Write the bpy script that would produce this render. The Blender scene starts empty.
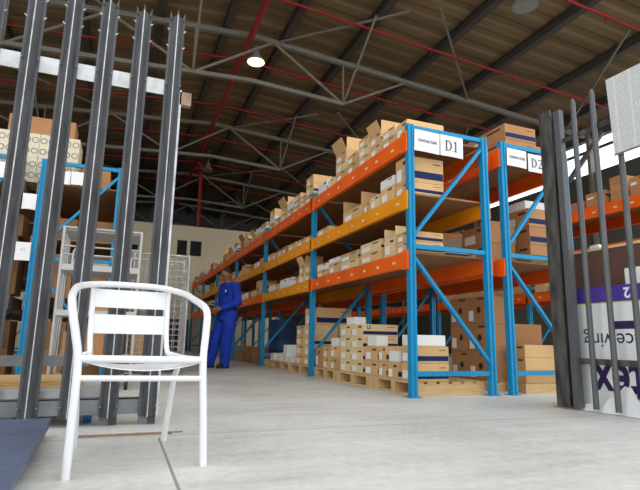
import bpy, bmesh, math, random
from mathutils import Vector, Matrix, Euler
PI = math.pi
SC = bpy.context.scene
C = SC.collection

# ------------------------------------------------------------------ camera
cam_d = bpy.data.cameras.new('camera'); cam = bpy.data.objects.new('camera', cam_d); C.objects.link(cam)
a, b, c = math.radians(21.1), math.radians(10.65), math.radians(1.1)
f0 = Vector((math.sin(a), math.cos(a), 0)); r0 = Vector((math.cos(a), -math.sin(a), 0)); u0 = Vector((0, 0, 1))
fw = math.cos(b)*f0 + math.sin(b)*u0; up = math.cos(b)*u0 - math.sin(b)*f0
CR = math.cos(c)*r0 + math.sin(c)*up; CU = math.cos(c)*up - math.sin(c)*r0
M = Matrix((CR, CU, -fw)).transposed().to_4x4(); M.translation = (0, 0, 0.5)
cam.matrix_world = M
cam_d.sensor_fit = 'HORIZONTAL'; cam_d.sensor_width = 36; cam_d.lens = 36*506/640
cam_d.clip_start = 0.05; cam_d.clip_end = 200
SC.camera = cam

# ------------------------------------------------------------------ sky, exposure
w = bpy.data.worlds.new('overcast_sky'); SC.world = w; w.use_nodes = True
bg = w.node_tree.nodes['Background']; bg.inputs[0].default_value = (0.93, 0.97, 1.0, 1); bg.inputs[1].default_value = 2.05
SC.view_settings.view_transform = 'Standard'; SC.view_settings.look = 'None'
SC.view_settings.gamma = 1; SC.view_settings.use_curve_mapping = False
SC.view_settings.exposure = 0.0
LAMP_W = 420

# ------------------------------------------------------------------ materials
def mat(name, col, rough=0.6, metal=0.0, var=0.0, noise=0.0, nscale=8.0, emit=None, spec=0.5, bump=0.0, bscale=40, stretch=None):
    m = bpy.data.materials.new(name); m.use_nodes = True
    nt = m.node_tree; p = nt.nodes['Principled BSDF']
    p.inputs['Base Color'].default_value = (*col, 1); p.inputs['Roughness'].default_value = rough
    p.inputs['Metallic'].default_value = metal; p.inputs['Specular IOR Level'].default_value = spec
    if emit: p.inputs['Emission Color'].default_value = (*emit[0], 1); p.inputs['Emission Strength'].default_value = emit[1]
    if var or noise or bump:
        tc = nt.nodes.new('ShaderNodeTexCoord'); mp = nt.nodes.new('ShaderNodeMapping')
        nt.links.new(tc.outputs['Object'], mp.inputs[0])
        if stretch: mp.inputs['Scale'].default_value = stretch
    if var or noise:
        hsv = nt.nodes.new('ShaderNodeHueSaturation'); hsv.inputs['Color'].default_value = (*col, 1)
        nz = nt.nodes.new('ShaderNodeTexNoise'); nz.inputs['Scale'].default_value = nscale; nz.inputs['Detail'].default_value = 5
        nt.links.new(mp.outputs[0], nz.inputs['Vector'])
        mr = nt.nodes.new('ShaderNodeMapRange'); mr.inputs[1].default_value = 0.3; mr.inputs[2].default_value = 0.7
        mr.inputs[3].default_value = 1-noise; mr.inputs[4].default_value = 1+noise
        nt.links.new(nz.outputs[0], mr.inputs[0])
        oi = nt.nodes.new('ShaderNodeObjectInfo'); m2 = nt.nodes.new('ShaderNodeMapRange')
        m2.inputs[3].default_value = 1-var; m2.inputs[4].default_value = 1+var
        nt.links.new(oi.outputs['Random'], m2.inputs[0])
        mu = nt.nodes.new('ShaderNodeMath'); mu.operation = 'MULTIPLY'
        nt.links.new(mr.outputs[0], mu.inputs[0]); nt.links.new(m2.outputs[0], mu.inputs[1])
        nt.links.new(mu.outputs[0], hsv.inputs['Value']); nt.links.new(hsv.outputs[0], p.inputs['Base Color'])
    if bump:
        n2 = nt.nodes.new('ShaderNodeTexNoise'); n2.inputs['Scale'].default_value = bscale
        nt.links.new(mp.outputs[0], n2.inputs['Vector'])
        bp = nt.nodes.new('ShaderNodeBump'); bp.inputs['Strength'].default_value = bump; bp.inputs['Distance'].default_value = 0.01
        nt.links.new(n2.outputs[0], bp.inputs['Height']); nt.links.new(bp.outputs[0], p.inputs['Normal'])
    return m

K = dict(
    kraft=mat('kraft_board', (0.66, 0.41, 0.19), 0.8, var=0.14, noise=0.05, nscale=3, spec=0.2),
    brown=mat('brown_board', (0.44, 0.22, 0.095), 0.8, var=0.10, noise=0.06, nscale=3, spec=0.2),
    cream=mat('cream_board', (0.74, 0.55, 0.30), 0.8, var=0.06, noise=0.04, nscale=3, spec=0.2),
    whiteb=mat('white_board', (0.78, 0.77, 0.73), 0.7, noise=0.03, spec=0.3),
    darkb=mat('dull_dark_board', (0.27, 0.135, 0.06), 0.85, var=0.25, noise=0.06, nscale=3, spec=0.15),  # darker brown board for cartons on the gate racks
    ringb=mat('off_white_board', (0.70, 0.61, 0.45), 0.8, noise=0.04, spec=0.2),
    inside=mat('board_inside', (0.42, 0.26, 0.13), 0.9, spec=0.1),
    navy=mat('navy_print', (0.012, 0.022, 0.09), 0.7, spec=0.2),
    ink=mat('dark_ink', (0.04, 0.03, 0.025), 0.6),
    tape=mat('brown_tape', (0.50, 0.31, 0.15), 0.35),
    sticker=mat('white_sticker', (0.80, 0.80, 0.78), 0.5),
    blue=mat('blue_enamel', (0.007, 0.24, 0.46), 0.45, noise=0.07, nscale=6, spec=0.3),
    orange=mat('orange_enamel', (0.86, 0.125, 0.008), 0.5, noise=0.10, nscale=2.5, var=0.05, spec=0.2),
    amber=mat('amber_enamel', (0.84, 0.29, 0.006), 0.5, noise=0.10, nscale=2.5, var=0.05, spec=0.2),
    deck=mat('chipboard', (0.31, 0.165, 0.07), 0.8, noise=0.12, nscale=10, spec=0.2),
    pine=mat('pine_wood', (0.62, 0.41, 0.20), 0.75, noise=0.14, nscale=4, stretch=(1, 8, 8), spec=0.2),
    zinc=mat('galvanised_rail', (0.52, 0.52, 0.52), 0.5, metal=0.2, noise=0.28, nscale=9, bump=0.2),
    pale=mat('grey_gate_paint', (0.056, 0.057, 0.061), 0.5, noise=0.42, nscale=7, stretch=(3, 3, 0.6), bump=0.15, bscale=60),
    worn_glint=mat('worn_lit_edge', (0.50, 0.50, 0.51), 0.45, metal=0.2, noise=0.3, nscale=14),  # bare metal tone, brightened to paint in light caught on pale ridges
    railg=mat('grey_rail_paint', (0.155, 0.165, 0.18), 0.5, noise=0.22, nscale=9),
    post=mat('black_post_paint', (0.062, 0.056, 0.050), 0.5, noise=0.75, nscale=5, stretch=(3, 3, 0.8)),
    barg=mat('grey_bar_paint', (0.085, 0.088, 0.092), 0.5, noise=0.2, nscale=6, stretch=(3, 3, 0.6)),
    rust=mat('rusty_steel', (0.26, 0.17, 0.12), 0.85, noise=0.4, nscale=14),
    plate=mat('blue_grey_plate', (0.085, 0.105, 0.165), 0.5, noise=0.3, nscale=12, stretch=(1, 5, 1), bump=0.3, bscale=25),
    white=mat('white_chair_paint', (0.74, 0.74, 0.75), 0.32),
    steel=mat('bright_steel', (0.44, 0.43, 0.41), 0.38, metal=0.5, noise=0.1),
    traym=mat('pale_tray', (0.48, 0.465, 0.44), 0.5, noise=0.06),
    red=mat('red_pipe_paint', (0.32, 0.011, 0.014), 0.5, noise=0.1),
    truss=mat('grey_truss_paint', (0.21, 0.195, 0.16), 0.6, noise=0.1),
    purlin=mat('dark_purlin', (0.065, 0.055, 0.045), 0.7, noise=0.1),
    wallc=mat('cream_plaster', (0.66, 0.57, 0.40), 0.85, noise=0.04, nscale=0.6),
    walld=mat('dark_cladding', (0.085, 0.078, 0.066), 0.8, noise=0.12, nscale=0.7),
    dark=mat('dark_void', (0.02, 0.02, 0.022), 0.5),
    glass=mat('dark_glass', (0.008, 0.008, 0.008), 0.4, spec=0.1),
    caster=mat('blue_wheel', (0.04, 0.18, 0.48), 0.5),
    rubber=mat('black_rubber', (0.02, 0.02, 0.02), 0.7),
    purple=mat('purple_print', (0.085, 0.04, 0.33), 0.5),
    purpled=mat('dark_purple_print', (0.03, 0.012, 0.085), 0.5),
    lime=mat('lime_print', (0.55, 0.72, 0.12), 0.5),
    panelw=mat('white_panel', (0.80, 0.80, 0.79), 0.45, noise=0.04, nscale=5),
    panelb=mat('maroon_brown_panel', (0.125, 0.062, 0.045), 0.55, noise=0.12, nscale=3),
    plastic=mat('white_plastic_sheet', (0.80, 0.80, 0.80), 0.3),
    skin=mat('dark_skin', (0.24, 0.105, 0.055), 0.5, noise=0.05),
    hair=mat('black_hair', (0.018, 0.014, 0.012), 0.8),
    overall=mat('royal_blue_cloth', (0.018, 0.05, 0.40), 0.85, noise=0.14, nscale=7, bump=0.5, bscale=14, spec=0.15),
    shoe=mat('black_leather', (0.02, 0.018, 0.018), 0.45),
    bluedrum=mat('dark_blue_plastic', (0.02, 0.06, 0.17), 0.5),
    glow=mat('lamp_lens', (0.9, 0.9, 0.7), 0.3, emit=((1.0, 0.95, 0.42), 5)),
)
def floor_mat():
    m = bpy.data.materials.new('concrete_floor'); m.use_nodes = True; nt = m.node_tree; p = nt.nodes['Principled BSDF']
    N = lambda t: nt.nodes.new(t); L = nt.links.new
    tc = N('ShaderNodeTexCoord')
    n1 = N('ShaderNodeTexNoise'); n1.inputs['Scale'].default_value = 1.3; n1.inputs['Detail'].default_value = 8; n1.inputs['Roughness'].default_value = 0.65
    n2 = N('ShaderNodeTexNoise'); n2.inputs['Scale'].default_value = 22; n2.inputs['Detail'].default_value = 4
    mp = N('ShaderNodeMapping'); mp.inputs['Scale'].default_value = (0.5, 5, 1); mp.inputs['Rotation'].default_value = (0, 0, 0.5)
    n3 = N('ShaderNodeTexNoise'); n3.inputs['Scale'].default_value = 2.2; n3.inputs['Detail'].default_value = 6
    L(tc.outputs['Object'], n1.inputs['Vector']); L(tc.outputs['Object'], n2.inputs['Vector']); L(tc.outputs['Object'], mp.inputs[0]); L(mp.outputs[0], n3.inputs['Vector'])
    cr = N('ShaderNodeValToRGB'); cr.color_ramp.elements[0].position = 0.32; cr.color_ramp.elements[1].position = 0.68
    cr.color_ramp.elements[0].color = (0.50, 0.49, 0.445, 1); cr.color_ramp.elements[1].color = (0.66, 0.655, 0.62, 1)
    L(n1.outputs[0], cr.inputs[0])
    mx = N('ShaderNodeMix'); mx.data_type = 'RGBA'; mx.blend_type = 'OVERLAY'; mx.inputs[0].default_value = 0.28
    L(cr.outputs[0], mx.inputs[6]); L(n2.outputs[0], mx.inputs[7])
    mx2 = N('ShaderNodeMix'); mx2.data_type = 'RGBA'; mx2.blend_type = 'OVERLAY'; mx2.inputs[0].default_value = 0.25
    L(mx.outputs[2], mx2.inputs[6]); L(n3.outputs[0], mx2.inputs[7])
    # saw-cut joints: one along the aisle, one across
    sx = N('ShaderNodeSeparateXYZ'); L(tc.outputs['Object'], sx.inputs[0])
    def line(axis, pos, half, lim=None):
        s = N('ShaderNodeMath'); s.operation = 'SUBTRACT'; s.inputs[1].default_value = pos; L(sx.outputs[axis], s.inputs[0])
        ab = N('ShaderNodeMath'); ab.operation = 'ABSOLUTE'; L(s.outputs[0], ab.inputs[0])
        lt = N('ShaderNodeMath'); lt.operation = 'LESS_THAN'; lt.inputs[1].default_value = half; L(ab.outputs[0], lt.inputs[0])
        if lim is None: return lt
        l2 = N('ShaderNodeMath'); l2.operation = 'LESS_THAN'; l2.inputs[1].default_value = lim; L(sx.outputs[1-axis], l2.inputs[0])
        mm = N('ShaderNodeMath'); mm.operation = 'MULTIPLY'; L(lt.outputs[0], mm.inputs[0]); L(l2.outputs[0], mm.inputs[1]); return mm
    l1 = line(0, 0.228, 0.006, 2.8); l2 = line(1, 2.86, 0.005); l3 = line(1, 11.0, 0.008)
    ad = N('ShaderNodeMath'); ad.operation = 'MAXIMUM'; L(l1.outputs[0], ad.inputs[0]); L(l2.outputs[0], ad.inputs[1])
    ad2 = N('ShaderNodeMath'); ad2.operation = 'MAXIMUM'; L(ad.outputs[0], ad2.inputs[0]); L(l3.outputs[0], ad2.inputs[1])
    mx3 = N('ShaderNodeMix'); mx3.data_type = 'RGBA'; L(ad2.outputs[0], mx3.inputs[0]); L(mx2.outputs[2], mx3.inputs[6]); mx3.inputs[7].default_value = (0.27, 0.245, 0.20, 1)
    L(mx3.outputs[2], p.inputs['Base Color'])
    mr = N('ShaderNodeMapRange'); mr.inputs[3].default_value = 0.32; mr.inputs[4].default_value = 0.6; L(n1.outputs[0], mr.inputs[0]); L(mr.outputs[0], p.inputs['Roughness'])
    bp = N('ShaderNodeBump'); bp.inputs['Strength'].default_value = 0.12; bp.inputs['Distance'].default_value = 0.01; L(n2.outputs[0], bp.inputs['Height']); L(bp.outputs[0], p.inputs['Normal'])
    return m
K['floor'] = floor_mat()
def roof_mat():
    m = mat('fibre_cement_sheet', (0.215, 0.152, 0.085), 0.85, noise=0.30, nscale=1.0, stretch=(0.12, 1.3, 1), spec=0.15)
    return m
K['roof'] = roof_mat()
def notice_mat():
    m = bpy.data.materials.new('printed_notice_paper'); m.use_nodes = True; nt = m.node_tree; p = nt.nodes['Principled BSDF']
    N = lambda t: nt.nodes.new(t); L = nt.links.new
    tc = N('ShaderNodeTexCoord'); sx = N('ShaderNodeSeparateXYZ'); L(tc.outputs['Object'], sx.inputs[0])
    def fr(src, k, th, op='LESS_THAN'):
        mu = N('ShaderNodeMath'); mu.operation = 'MULTIPLY'; mu.inputs[1].default_value = k; L(src, mu.inputs[0])
        f = N('ShaderNodeMath'); f.operation = 'FRACT'; L(mu.outputs[0], f.inputs[0])
        t = N('ShaderNodeMath'); t.operation = op; t.inputs[1].default_value = th; L(f.outputs[0], t.inputs[0]); return t.outputs[0]
    rows = fr(sx.outputs[2], 60, 0.5); cols = fr(sx.outputs[1], 8, 0.88)
    mp = N('ShaderNodeMapping'); mp.inputs['Scale'].default_value = (1, 1, 0.6); L(tc.outputs['Object'], mp.inputs[0])
    nz = N('ShaderNodeTexNoise'); nz.inputs['Scale'].default_value = 130; L(mp.outputs[0], nz.inputs['Vector'])
    g = N('ShaderNodeMath'); g.operation = 'GREATER_THAN'; g.inputs[1].default_value = 0.45; L(nz.outputs[0], g.inputs[0])
    def mul(x, y):
        q = N('ShaderNodeMath'); q.operation = 'MULTIPLY'; L(x, q.inputs[0]); L(y, q.inputs[1]); return q.outputs[0]
    k = mul(mul(rows, cols), g.outputs[0])
    mx = N('ShaderNodeMix'); mx.data_type = 'RGBA'; L(k, mx.inputs[0]); mx.inputs[6].default_value = (0.66, 0.66, 0.65, 1); mx.inputs[7].default_value = (0.40, 0.40, 0.41, 1)
    L(mx.outputs[2], p.inputs['Base Color']); p.inputs['Roughness'].default_value = 0.6
    return m
K['notice'] = notice_mat()

# ------------------------------------------------------------------ mesh helpers
class MB:
    def __init__(s): s.v = []; s.f = []; s.m = []; s.mats = []; s.sm = []
    def mi(s, mt):
        if mt not in s.mats: s.mats.append(mt)
        return s.mats.index(mt)
    def add(s, vs, fs, mt, smooth=False):
        o = len(s.v); s.v += [tuple(v) for v in vs]; k = s.mi(mt)
        for f in fs: s.f.append([i+o for i in f]); s.m.append(k); s.sm.append(smooth)
        return s
    def box(s, lo, hi, mt, skip=()):
        x0, y0, z0 = lo; x1, y1, z1 = hi
        vs = [(x0,y0,z0),(x1,y0,z0),(x1,y1,z0),(x0,y1,z0),(x0,y0,z1),(x1,y0,z1),(x1,y1,z1),(x0,y1,z1)]
        fs = dict(bottom=(3,2,1,0), top=(4,5,6,7), front=(0,1,5,4), right=(1,2,6,5), back=(2,3,7,6), left=(3,0,4,7))
        return s.add(vs, [v for k, v in fs.items() if k not in skip], mt)
    def obox(s, cen, ax, hs, mt):
        c0 = Vector(cen); A = [Vector(q)*h for q, h in zip(ax, hs)]
        vs = [c0 + A[0]*i + A[1]*j + A[2]*k for k in (-1,1) for j in (-1,1) for i in (-1,1)]
        return s.add(vs, [(0,2,3,1),(4,5,7,6),(0,1,5,4),(1,3,7,5),(3,2,6,7),(2,0,4,6)], mt)
    def bar(s, p, q, w, h, mt, up=(0,0,1)):
        p, q = Vector(p), Vector(q); d = (q-p); L = d.length; d /= L
        u = Vector(up)
        if abs(d.dot(u)) > 0.98: u = Vector((0,1,0))
        sd = d.cross(u).normalized(); u = sd.cross(d)
        return s.obox((p+q)/2, (d, sd, u), (L/2, w/2, h/2), mt)
    def tube(s, pts, r, mt, n=10, caps=True):
        pts = [Vector(p) for p in pts]; rs = r if isinstance(r, (list, tuple)) else [r]*len(pts)
        T = []
        for i in range(len(pts)):
            t = (pts[min(i+1, len(pts)-1)] - pts[max(i-1, 0)]).normalized(); T.append(t)
        u = T[0].orthogonal().normalized(); rings = []
        for i, p in enumerate(pts):
            u = (u - T[i]*u.dot(T[i])).normalized(); v = T[i].cross(u)
            rings.append([p + (u*math.cos(2*PI*k/n) + v*math.sin(2*PI*k/n))*rs[i] for k in range(n)])
        vs = [x for r_ in rings for x in r_]; fs = []
        for i in range(len(pts)-1):
            for k in range(n): fs.append((i*n+k, i*n+(k+1)%n, (i+1)*n+(k+1)%n, (i+1)*n+k))
        s.add(vs, fs, mt, True)
        if caps: s.add(rings[0], [tuple(range(n))[::-1]], mt); s.add(rings[-1], [tuple(range(n))], mt)
        return s
    def prism(s, prof, z0, z1, mt, off=(0,0), mts=None):
        n = len(prof); P = [(x+off[0], y+off[1]) for x, y in prof]
        vs = [(x,y,z0) for x,y in P] + [(x,y,z1) for x,y in P]
        for i in range(n):
            j = (i+1) % n
            s.add([vs[i], vs[j], vs[n+j], vs[n+i]], [(0,1,2,3)], mts[i] if mts else mt)
        s.add(vs[:n], [tuple(range(n))[::-1]], mt); s.add(vs[n:], [tuple(range(n))], mt)
        return s
    def ball(s, c0, r, mt, sc=(1,1,1), n=12, rot=None):
        c0 = Vector(c0); vs = []; fs = []; h = n//2
        for i in range(h+1):
            for k in range(n):
                t = PI*i/h; ph = 2*PI*k/n
                q = Vector((math.sin(t)*math.cos(ph)*sc[0], math.sin(t)*math.sin(ph)*sc[1], math.cos(t)*sc[2]))*r
                if rot: q = rot @ q
                vs.append(c0+q)
        for i in range(h):
            for k in range(n): fs.append((i*n+k, (i+1)*n+k, (i+1)*n+(k+1)%n, i*n+(k+1)%n))
        return s.add(vs, fs, mt, True)
    def cone(s, p, q, r1, r2, mt, n=14):
        p, q = Vector(p), Vector(q); d = (q-p).normalized(); pts = []; rs = []
        for t in (80, 55, 30): k = math.radians(t); pts.append(p - d*r1*math.sin(k)); rs.append(r1*math.cos(k))
        pts += [p, q]; rs += [r1, r2]
        for t in (30, 55, 80): k = math.radians(t); pts.append(q + d*r2*math.sin(k)); rs.append(r2*math.cos(k))
        return s.tube(pts, rs, mt, n)
    def disc(s, c0, nrm, r, mt, n=16, rin=0.0):
        c0 = Vector(c0); nrm = Vector(nrm).normalized(); u = nrm.orthogonal().normalized(); v = nrm.cross(u)
        o = [c0 + (u*math.cos(2*PI*k/n)+v*math.sin(2*PI*k/n))*r for k in range(n)]
        if rin <= 0: return s.add(o, [tuple(range(n))], mt)
        i_ = [c0 + (u*math.cos(2*PI*k/n)+v*math.sin(2*PI*k/n))*rin for k in range(n)]
        return s.add(o+i_, [(k, (k+1)%n, n+(k+1)%n, n+k) for k in range(n)], mt)
    def mesh(s, name):
        me = bpy.data.meshes.new(name); me.from_pydata(s.v, [], s.f)
        for m_ in s.mats: me.materials.append(m_)
        me.polygons.foreach_set('material_index', s.m); me.polygons.foreach_set('use_smooth', s.sm); me.update()
        return me
    def build(s, name, parent=None, loc=(0,0,0), rot=(0,0,0), label=None):
        o = bpy.data.objects.new(name, s.mesh(name)); C.objects.link(o); o.location = loc; o.rotation_euler = rot
        if parent: o.parent = parent
        if label: o['label'] = label
        return o

USED = {}
def tag(o, label, cat, group=None):
    n = len(label.split()); assert 4 <= n <= 16, (n, label)
    if label in USED and not (group and USED[label] == group): print('DUP', label)
    USED[label] = group
    o['label'] = label; o['category'] = cat
    if group: o['group'] = group
    return o
def thing(name, label, cat, loc=(0,0,0), rz=0, group=None):
    o = bpy.data.objects.new(name, None); C.objects.link(o); o.location = loc; o.rotation_euler = (0,0,rz); o.empty_display_size = 0.1
    return tag(o, label, cat, group)
def struct(o): o['kind'] = 'structure'; return o
def text_obj(name, txt, size, mt, parent, loc, xdir, ydir, ext=0.0005, align='CENTER', bold=0.0, sx=1.0):
    cu = bpy.data.curves.new('txt', 'FONT'); cu.body = txt; cu.size = size; cu.extrude = ext; cu.align_x = align; cu.align_y = 'CENTER'; cu.offset = bold
    t = bpy.data.objects.new('txt', cu); C.objects.link(t)
    dg = bpy.context.evaluated_depsgraph_get(); me = bpy.data.meshes.new_from_object(t.evaluated_get(dg)); bpy.data.objects.remove(t)
    me.materials.clear(); me.materials.append(mt); me.name = name
    x, y = Vector(xdir).normalized(), Vector(ydir).normalized(); R = Matrix((x, y, x.cross(y))).transposed().to_4x4()
    R.translation = loc
    me.transform(Matrix.LocRotScale(None, None, (sx, 1, 1))); me.transform(R)
    o = bpy.data.objects.new(name, me); C.objects.link(o)
    if parent: o.parent = parent
    return o
def smooth_path(P, k=6):
    P = [Vector(p) for p in P]; out = []
    for i in range(len(P)-1):
        p0, p1, p2, p3 = P[max(i-1,0)], P[i], P[i+1], P[min(i+2, len(P)-1)]
        for j in range(k):
            t = j/k
            out.append(0.5*((2*p1) + (p2-p0)*t + (2*p0-5*p1+4*p2-p3)*t*t + (3*p1-p0-3*p2+p3)*t**3))
    out.append(P[-1]); return out
def remeshed(mb, name, voxel, parent=None, smooth=4, mt=None):
    o = mb.build(name)
    r = o.modifiers.new('r', 'REMESH'); r.mode = 'VOXEL'; r.voxel_size = voxel; r.use_smooth_shade = True
    sm = o.modifiers.new('s', 'SMOOTH'); sm.iterations = smooth; sm.factor = 0.5
    dg = bpy.context.evaluated_depsgraph_get(); me = bpy.data.meshes.new_from_object(o.evaluated_get(dg))
    bpy.data.objects.remove(o); me.name = name
    me.materials.clear(); me.materials.append(mt or mb.mats[0])
    for p in me.polygons: p.material_index = 0; p.use_smooth = True
    o = bpy.data.objects.new(name, me); C.objects.link(o)
    if parent: o.parent = parent
    return o
ORD = ['', 'first', 'second', 'third', 'fourth', 'fifth', 'sixth', 'seventh', 'eighth', 'ninth', 'tenth', 'eleventh', 'twelfth', 'thirteenth', 'fourteenth']

# ------------------------------------------------------------------ setting
XL, XR, XRIDGE, YF, YB = -9.3, 14.5, 2.6, 3.6, 33.0
def roof_z(x): return 8.75 - 0.07*abs(x-XRIDGE)
struct(MB().box((-30,-14,-0.2), (30,YB+0.3,0.0), K['floor']).build('floor'))
def roof_side(x0, x1, name):
    mb = MB(); prof = []; y = YF; i = 0
    while y < YB:
        for dy, dz in ((0,0), (0.16,0), (0.24,0.03), (0.40,0.03), (0.48,0)): prof.append((y+dy, dz))
        y += 0.56
    vs = [(x0, py, roof_z(x0)+dz) for py, dz in prof] + [(x1, py, roof_z(x1)+dz) for py, dz in prof]
    n = len(prof); mb.add(vs, [(i, i+1, n+i+1, n+i) for i in range(n-1)], K['roof'])
    # outer skin gives the sheet its thickness
    vs2 = [(x, y_, z+0.02) for x, y_, z in vs]; mb.add(vs2, [(n+i, n+i+1, i+1, i) for i in range(n-1)], K['roof'])
    return struct(mb.build(name))
roof_side(XRIDGE, XR+0.3, 'ceiling'); roof_side(XL-0.3, XRIDGE, 'ceiling.001')
ZS0, ZS1 = 6.26, 7.47
struct(MB().box((XR,YF,0), (XR+0.2,YB,ZS0), K['walld']).box((XR,YF,ZS1), (XR+0.2,YB,roof_z(XR)+0.02), K['walld']).build('wall_right'))
struct(MB().box((XL-0.2,YF,0), (XL,YB,6.3), K['walld']).box((XL-0.2,YF,7.3), (XL,YB,roof_z(XL)+0.02), K['walld']).build('wall_left'))
mb = MB().box((XL,YB,0), (XR,YB+0.2,8.75), K['walld'])
for i in range(40): mb.box((XL+0.6*i, YB-0.05, 0), (XL+0.6*i+0.09, YB, 8.0), K['purlin'])
struct(mb.build('wall_back'))
# daylight strip posts and girts along the right wall
mb = MB(); y = YF+0.5
mb.box((XR-0.02, YF, 7.02), (XR+0.06, YB, 7.10), K['purlin'])
for y in (6.0, 12.0, 18.1, 24.5, 30.5): mb.box((XR-0.12, y-0.06, 0.0), (XR+0.06, y+0.06, 7.7), K['truss']).bar((XR-0.1, y-0.6, 7.5), (XR-0.1, y+0.9, 6.2), 0.1, 0.16, K['truss'])
struct(mb.build('trim_1'))
# cream office block at the end of the aisle
YW = 20.9
mb = MB(); wins = [(-0.9,-0.35), (0.10,0.38), (1.86,2.26), (2.38,2.84)]
wz0, wz1 = 3.78, 4.40
xs = [-6.0]
for w0, w1 in wins: xs += [w0, w1]
xs.append(6.4)
for i in range(len(xs)-1):
    if i % 2 == 0: mb.box((xs[i], YW, 0), (xs[i+1], YW+0.15, 5.0), K['wallc'])
    else: mb.box((xs[i], YW, 0), (xs[i+1], YW+0.15, wz0), K['wallc']).box((xs[i], YW, wz1), (xs[i+1], YW+0.15, 5.0), K['wallc'])
struct(mb.build('wall_office'))
for i, (w0, w1) in enumerate(wins):
    wd = struct(MB().box((w0, YW+0.06, wz0), (w1, YW+0.08, wz1), K['glass']).build('window_%d' % (i+1)))
    fr = MB()
    fr.box((w0, YW+0.03, wz0), (w1, YW+0.06, wz0+0.03), K['dark']).box((w0, YW+0.03, wz1-0.03), (w1, YW+0.06, wz1), K['dark'])
    fr.box((w0, YW+0.03, wz0), (w0+0.03, YW+0.06, wz1), K['dark']).box((w1-0.03, YW+0.03, wz0), (w1, YW+0.06, wz1), K['dark'])
    fr.build('window_frame', wd)
# dark roof space behind the office block
struct(MB().box((-6.0, YW+0.15, 4.9), (6.4, YB, 5.0), K['walld']).build('trim_2'))

# purlins, trusses, sprinkler pipes
for i, x in enumerate((-7.4, -5.4, -3.4, -1.5, 0.3, 1.95, 3.5, 5.3, 7.4, 9.25, 11.4, 13.3)):
    z = roof_z(x)
    mb = MB().box((x-0.09, YF, z-0.26), (x+0.09, YB, z-0.235), K['purlin']).box((x-0.02, YF, z-0.235), (x+0.02, YB, z-0.03), K['purlin']).box((x-0.09, YF, z-0.03), (x+0.09, YB, z-0.004), K['purlin'])
    struct(mb.build('trim_%d' % (i+3)))
def truss(Y, idx):
    top = lambda x: roof_z(x) - 0.36
    bot = lambda x: 7.12 - 0.055*abs(x-XRIDGE)
    root = bpy.data.objects.new('roof_truss', None); C.objects.link(root); root.location = (0, Y, 0)
    tag(root, 'grey steel lattice roof truss, %s from the gate' % ORD[idx], 'roof truss', 'roof trusses')
    m = K['truss']
    mb = MB()
    for x0, x1 in ((XL+0.1, XRIDGE), (XRIDGE, XR-0.15)):
        mb.bar((x0,0,top(x0)), (x1,0,top(x1)), 0.12, 0.12, m)
    mb.build('top_chord', root)
    mb = MB()
    for x0, x1 in ((-7.05, XRIDGE), (XRIDGE, 5.25)):
        mb.bar((x0,0,bot(x0)), (x1,0,bot(x1)), 0.10, 0.10, m)
    mb.build('bottom_chord', root)
    xt = [3.2+4.1*k for k in range(-3, 3)]; xb = [1.15+4.1*k for k in range(-2, 2)]
    for x in xb:
        if x < XL+0.3 or x > XR-0.3: continue
        for t in (x-2.05, x+2.05):
            if XL+0.2 < t < XR-0.2: MB().bar((x,0,bot(x)), (t,0,top(t)), 0.055, 0.055, m).build('web_brace', root)
        MB().bar((x,0,bot(x)), (x,0,top(x)), 0.04, 0.04, m).build('web_brace', root)
        MB().bar((x,0,bot(x)), (x-.1,-2.2,roof_z(x)-0.28), 0.05, 0.05, m).build('knee_brace', root)
        if Y < 30: MB().bar((x,0,bot(x)), (x,2.2,roof_z(x)-0.28), 0.05, 0.05, m).build('knee_brace', root)
    for (xa, xe, dy) in ((3.28, 5.76, -2.75), (9.5, 6.3, -3.2), (13.5, 10.6, -4.6), (-.8, -4.0, -3.0)):
        if Y > 8: MB().bar((xa,0,roof_z(xa)-.34), (xe,dy,roof_z(xe)-.34), 0.05, 0.05, m).build('wind_brace', root)
    return root
for i, Y in enumerate((12.05, 18.1, 24.5, 30.5)): truss(Y, i+1)
def pipe_run():
    root = bpy.data.objects.new('sprinkler_pipework', None); C.objects.link(root); root.location = (2.5, 22.2, 0)
    tag(root, 'red sprinkler pipe running under the roof ridge, with branches and a red riser', 'pipe')
    r = K['red']; o = Vector((2.5, 22.2, 0))
    L = lambda *p: Vector(p) - o
    MB().tube([L(2.55, YF+0.3, 8.28), L(2.55, 31, 8.28)], 0.075, r).build('main_pipe', root)
    MB().tube([L(2.8, 22.2, 0), L(2.8, 22.2, 8.1), L(2.57, 22.2, 8.26)], 0.085, r).build('riser', root)
    mb = MB(); mb.tube([L(2.8,22.2,7.80), L(2.8,22.2,7.9)], 0.42, r, 20); mb.build('valve_collar', root)
    for Y in (4.6, 7.35, 10.3, 13.3, 16.4, 19.4, 22.6, 25.6):
        mb = MB()
        for x0, x1 in ((XL+0.5, XRIDGE), (XRIDGE, XR-0.5)): mb.tube([L(x0,Y,roof_z(x0)-0.36), L(x1,Y,roof_z(x1)-0.36)], 0.032, r, 8)
        br = mb.build('branch_pipe', root)
        hd = MB()
        for k in range(-3, 5):
            x = 1.6+2.7*k
            if XL+0.6 < x < XR-0.6: hd.tube([L(x,Y,roof_z(x)-0.38), L(x,Y,roof_z(x)-0.5)], 0.02, r, 6)
        hd.build('sprinkler_head', br)
pipe_run()
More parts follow.
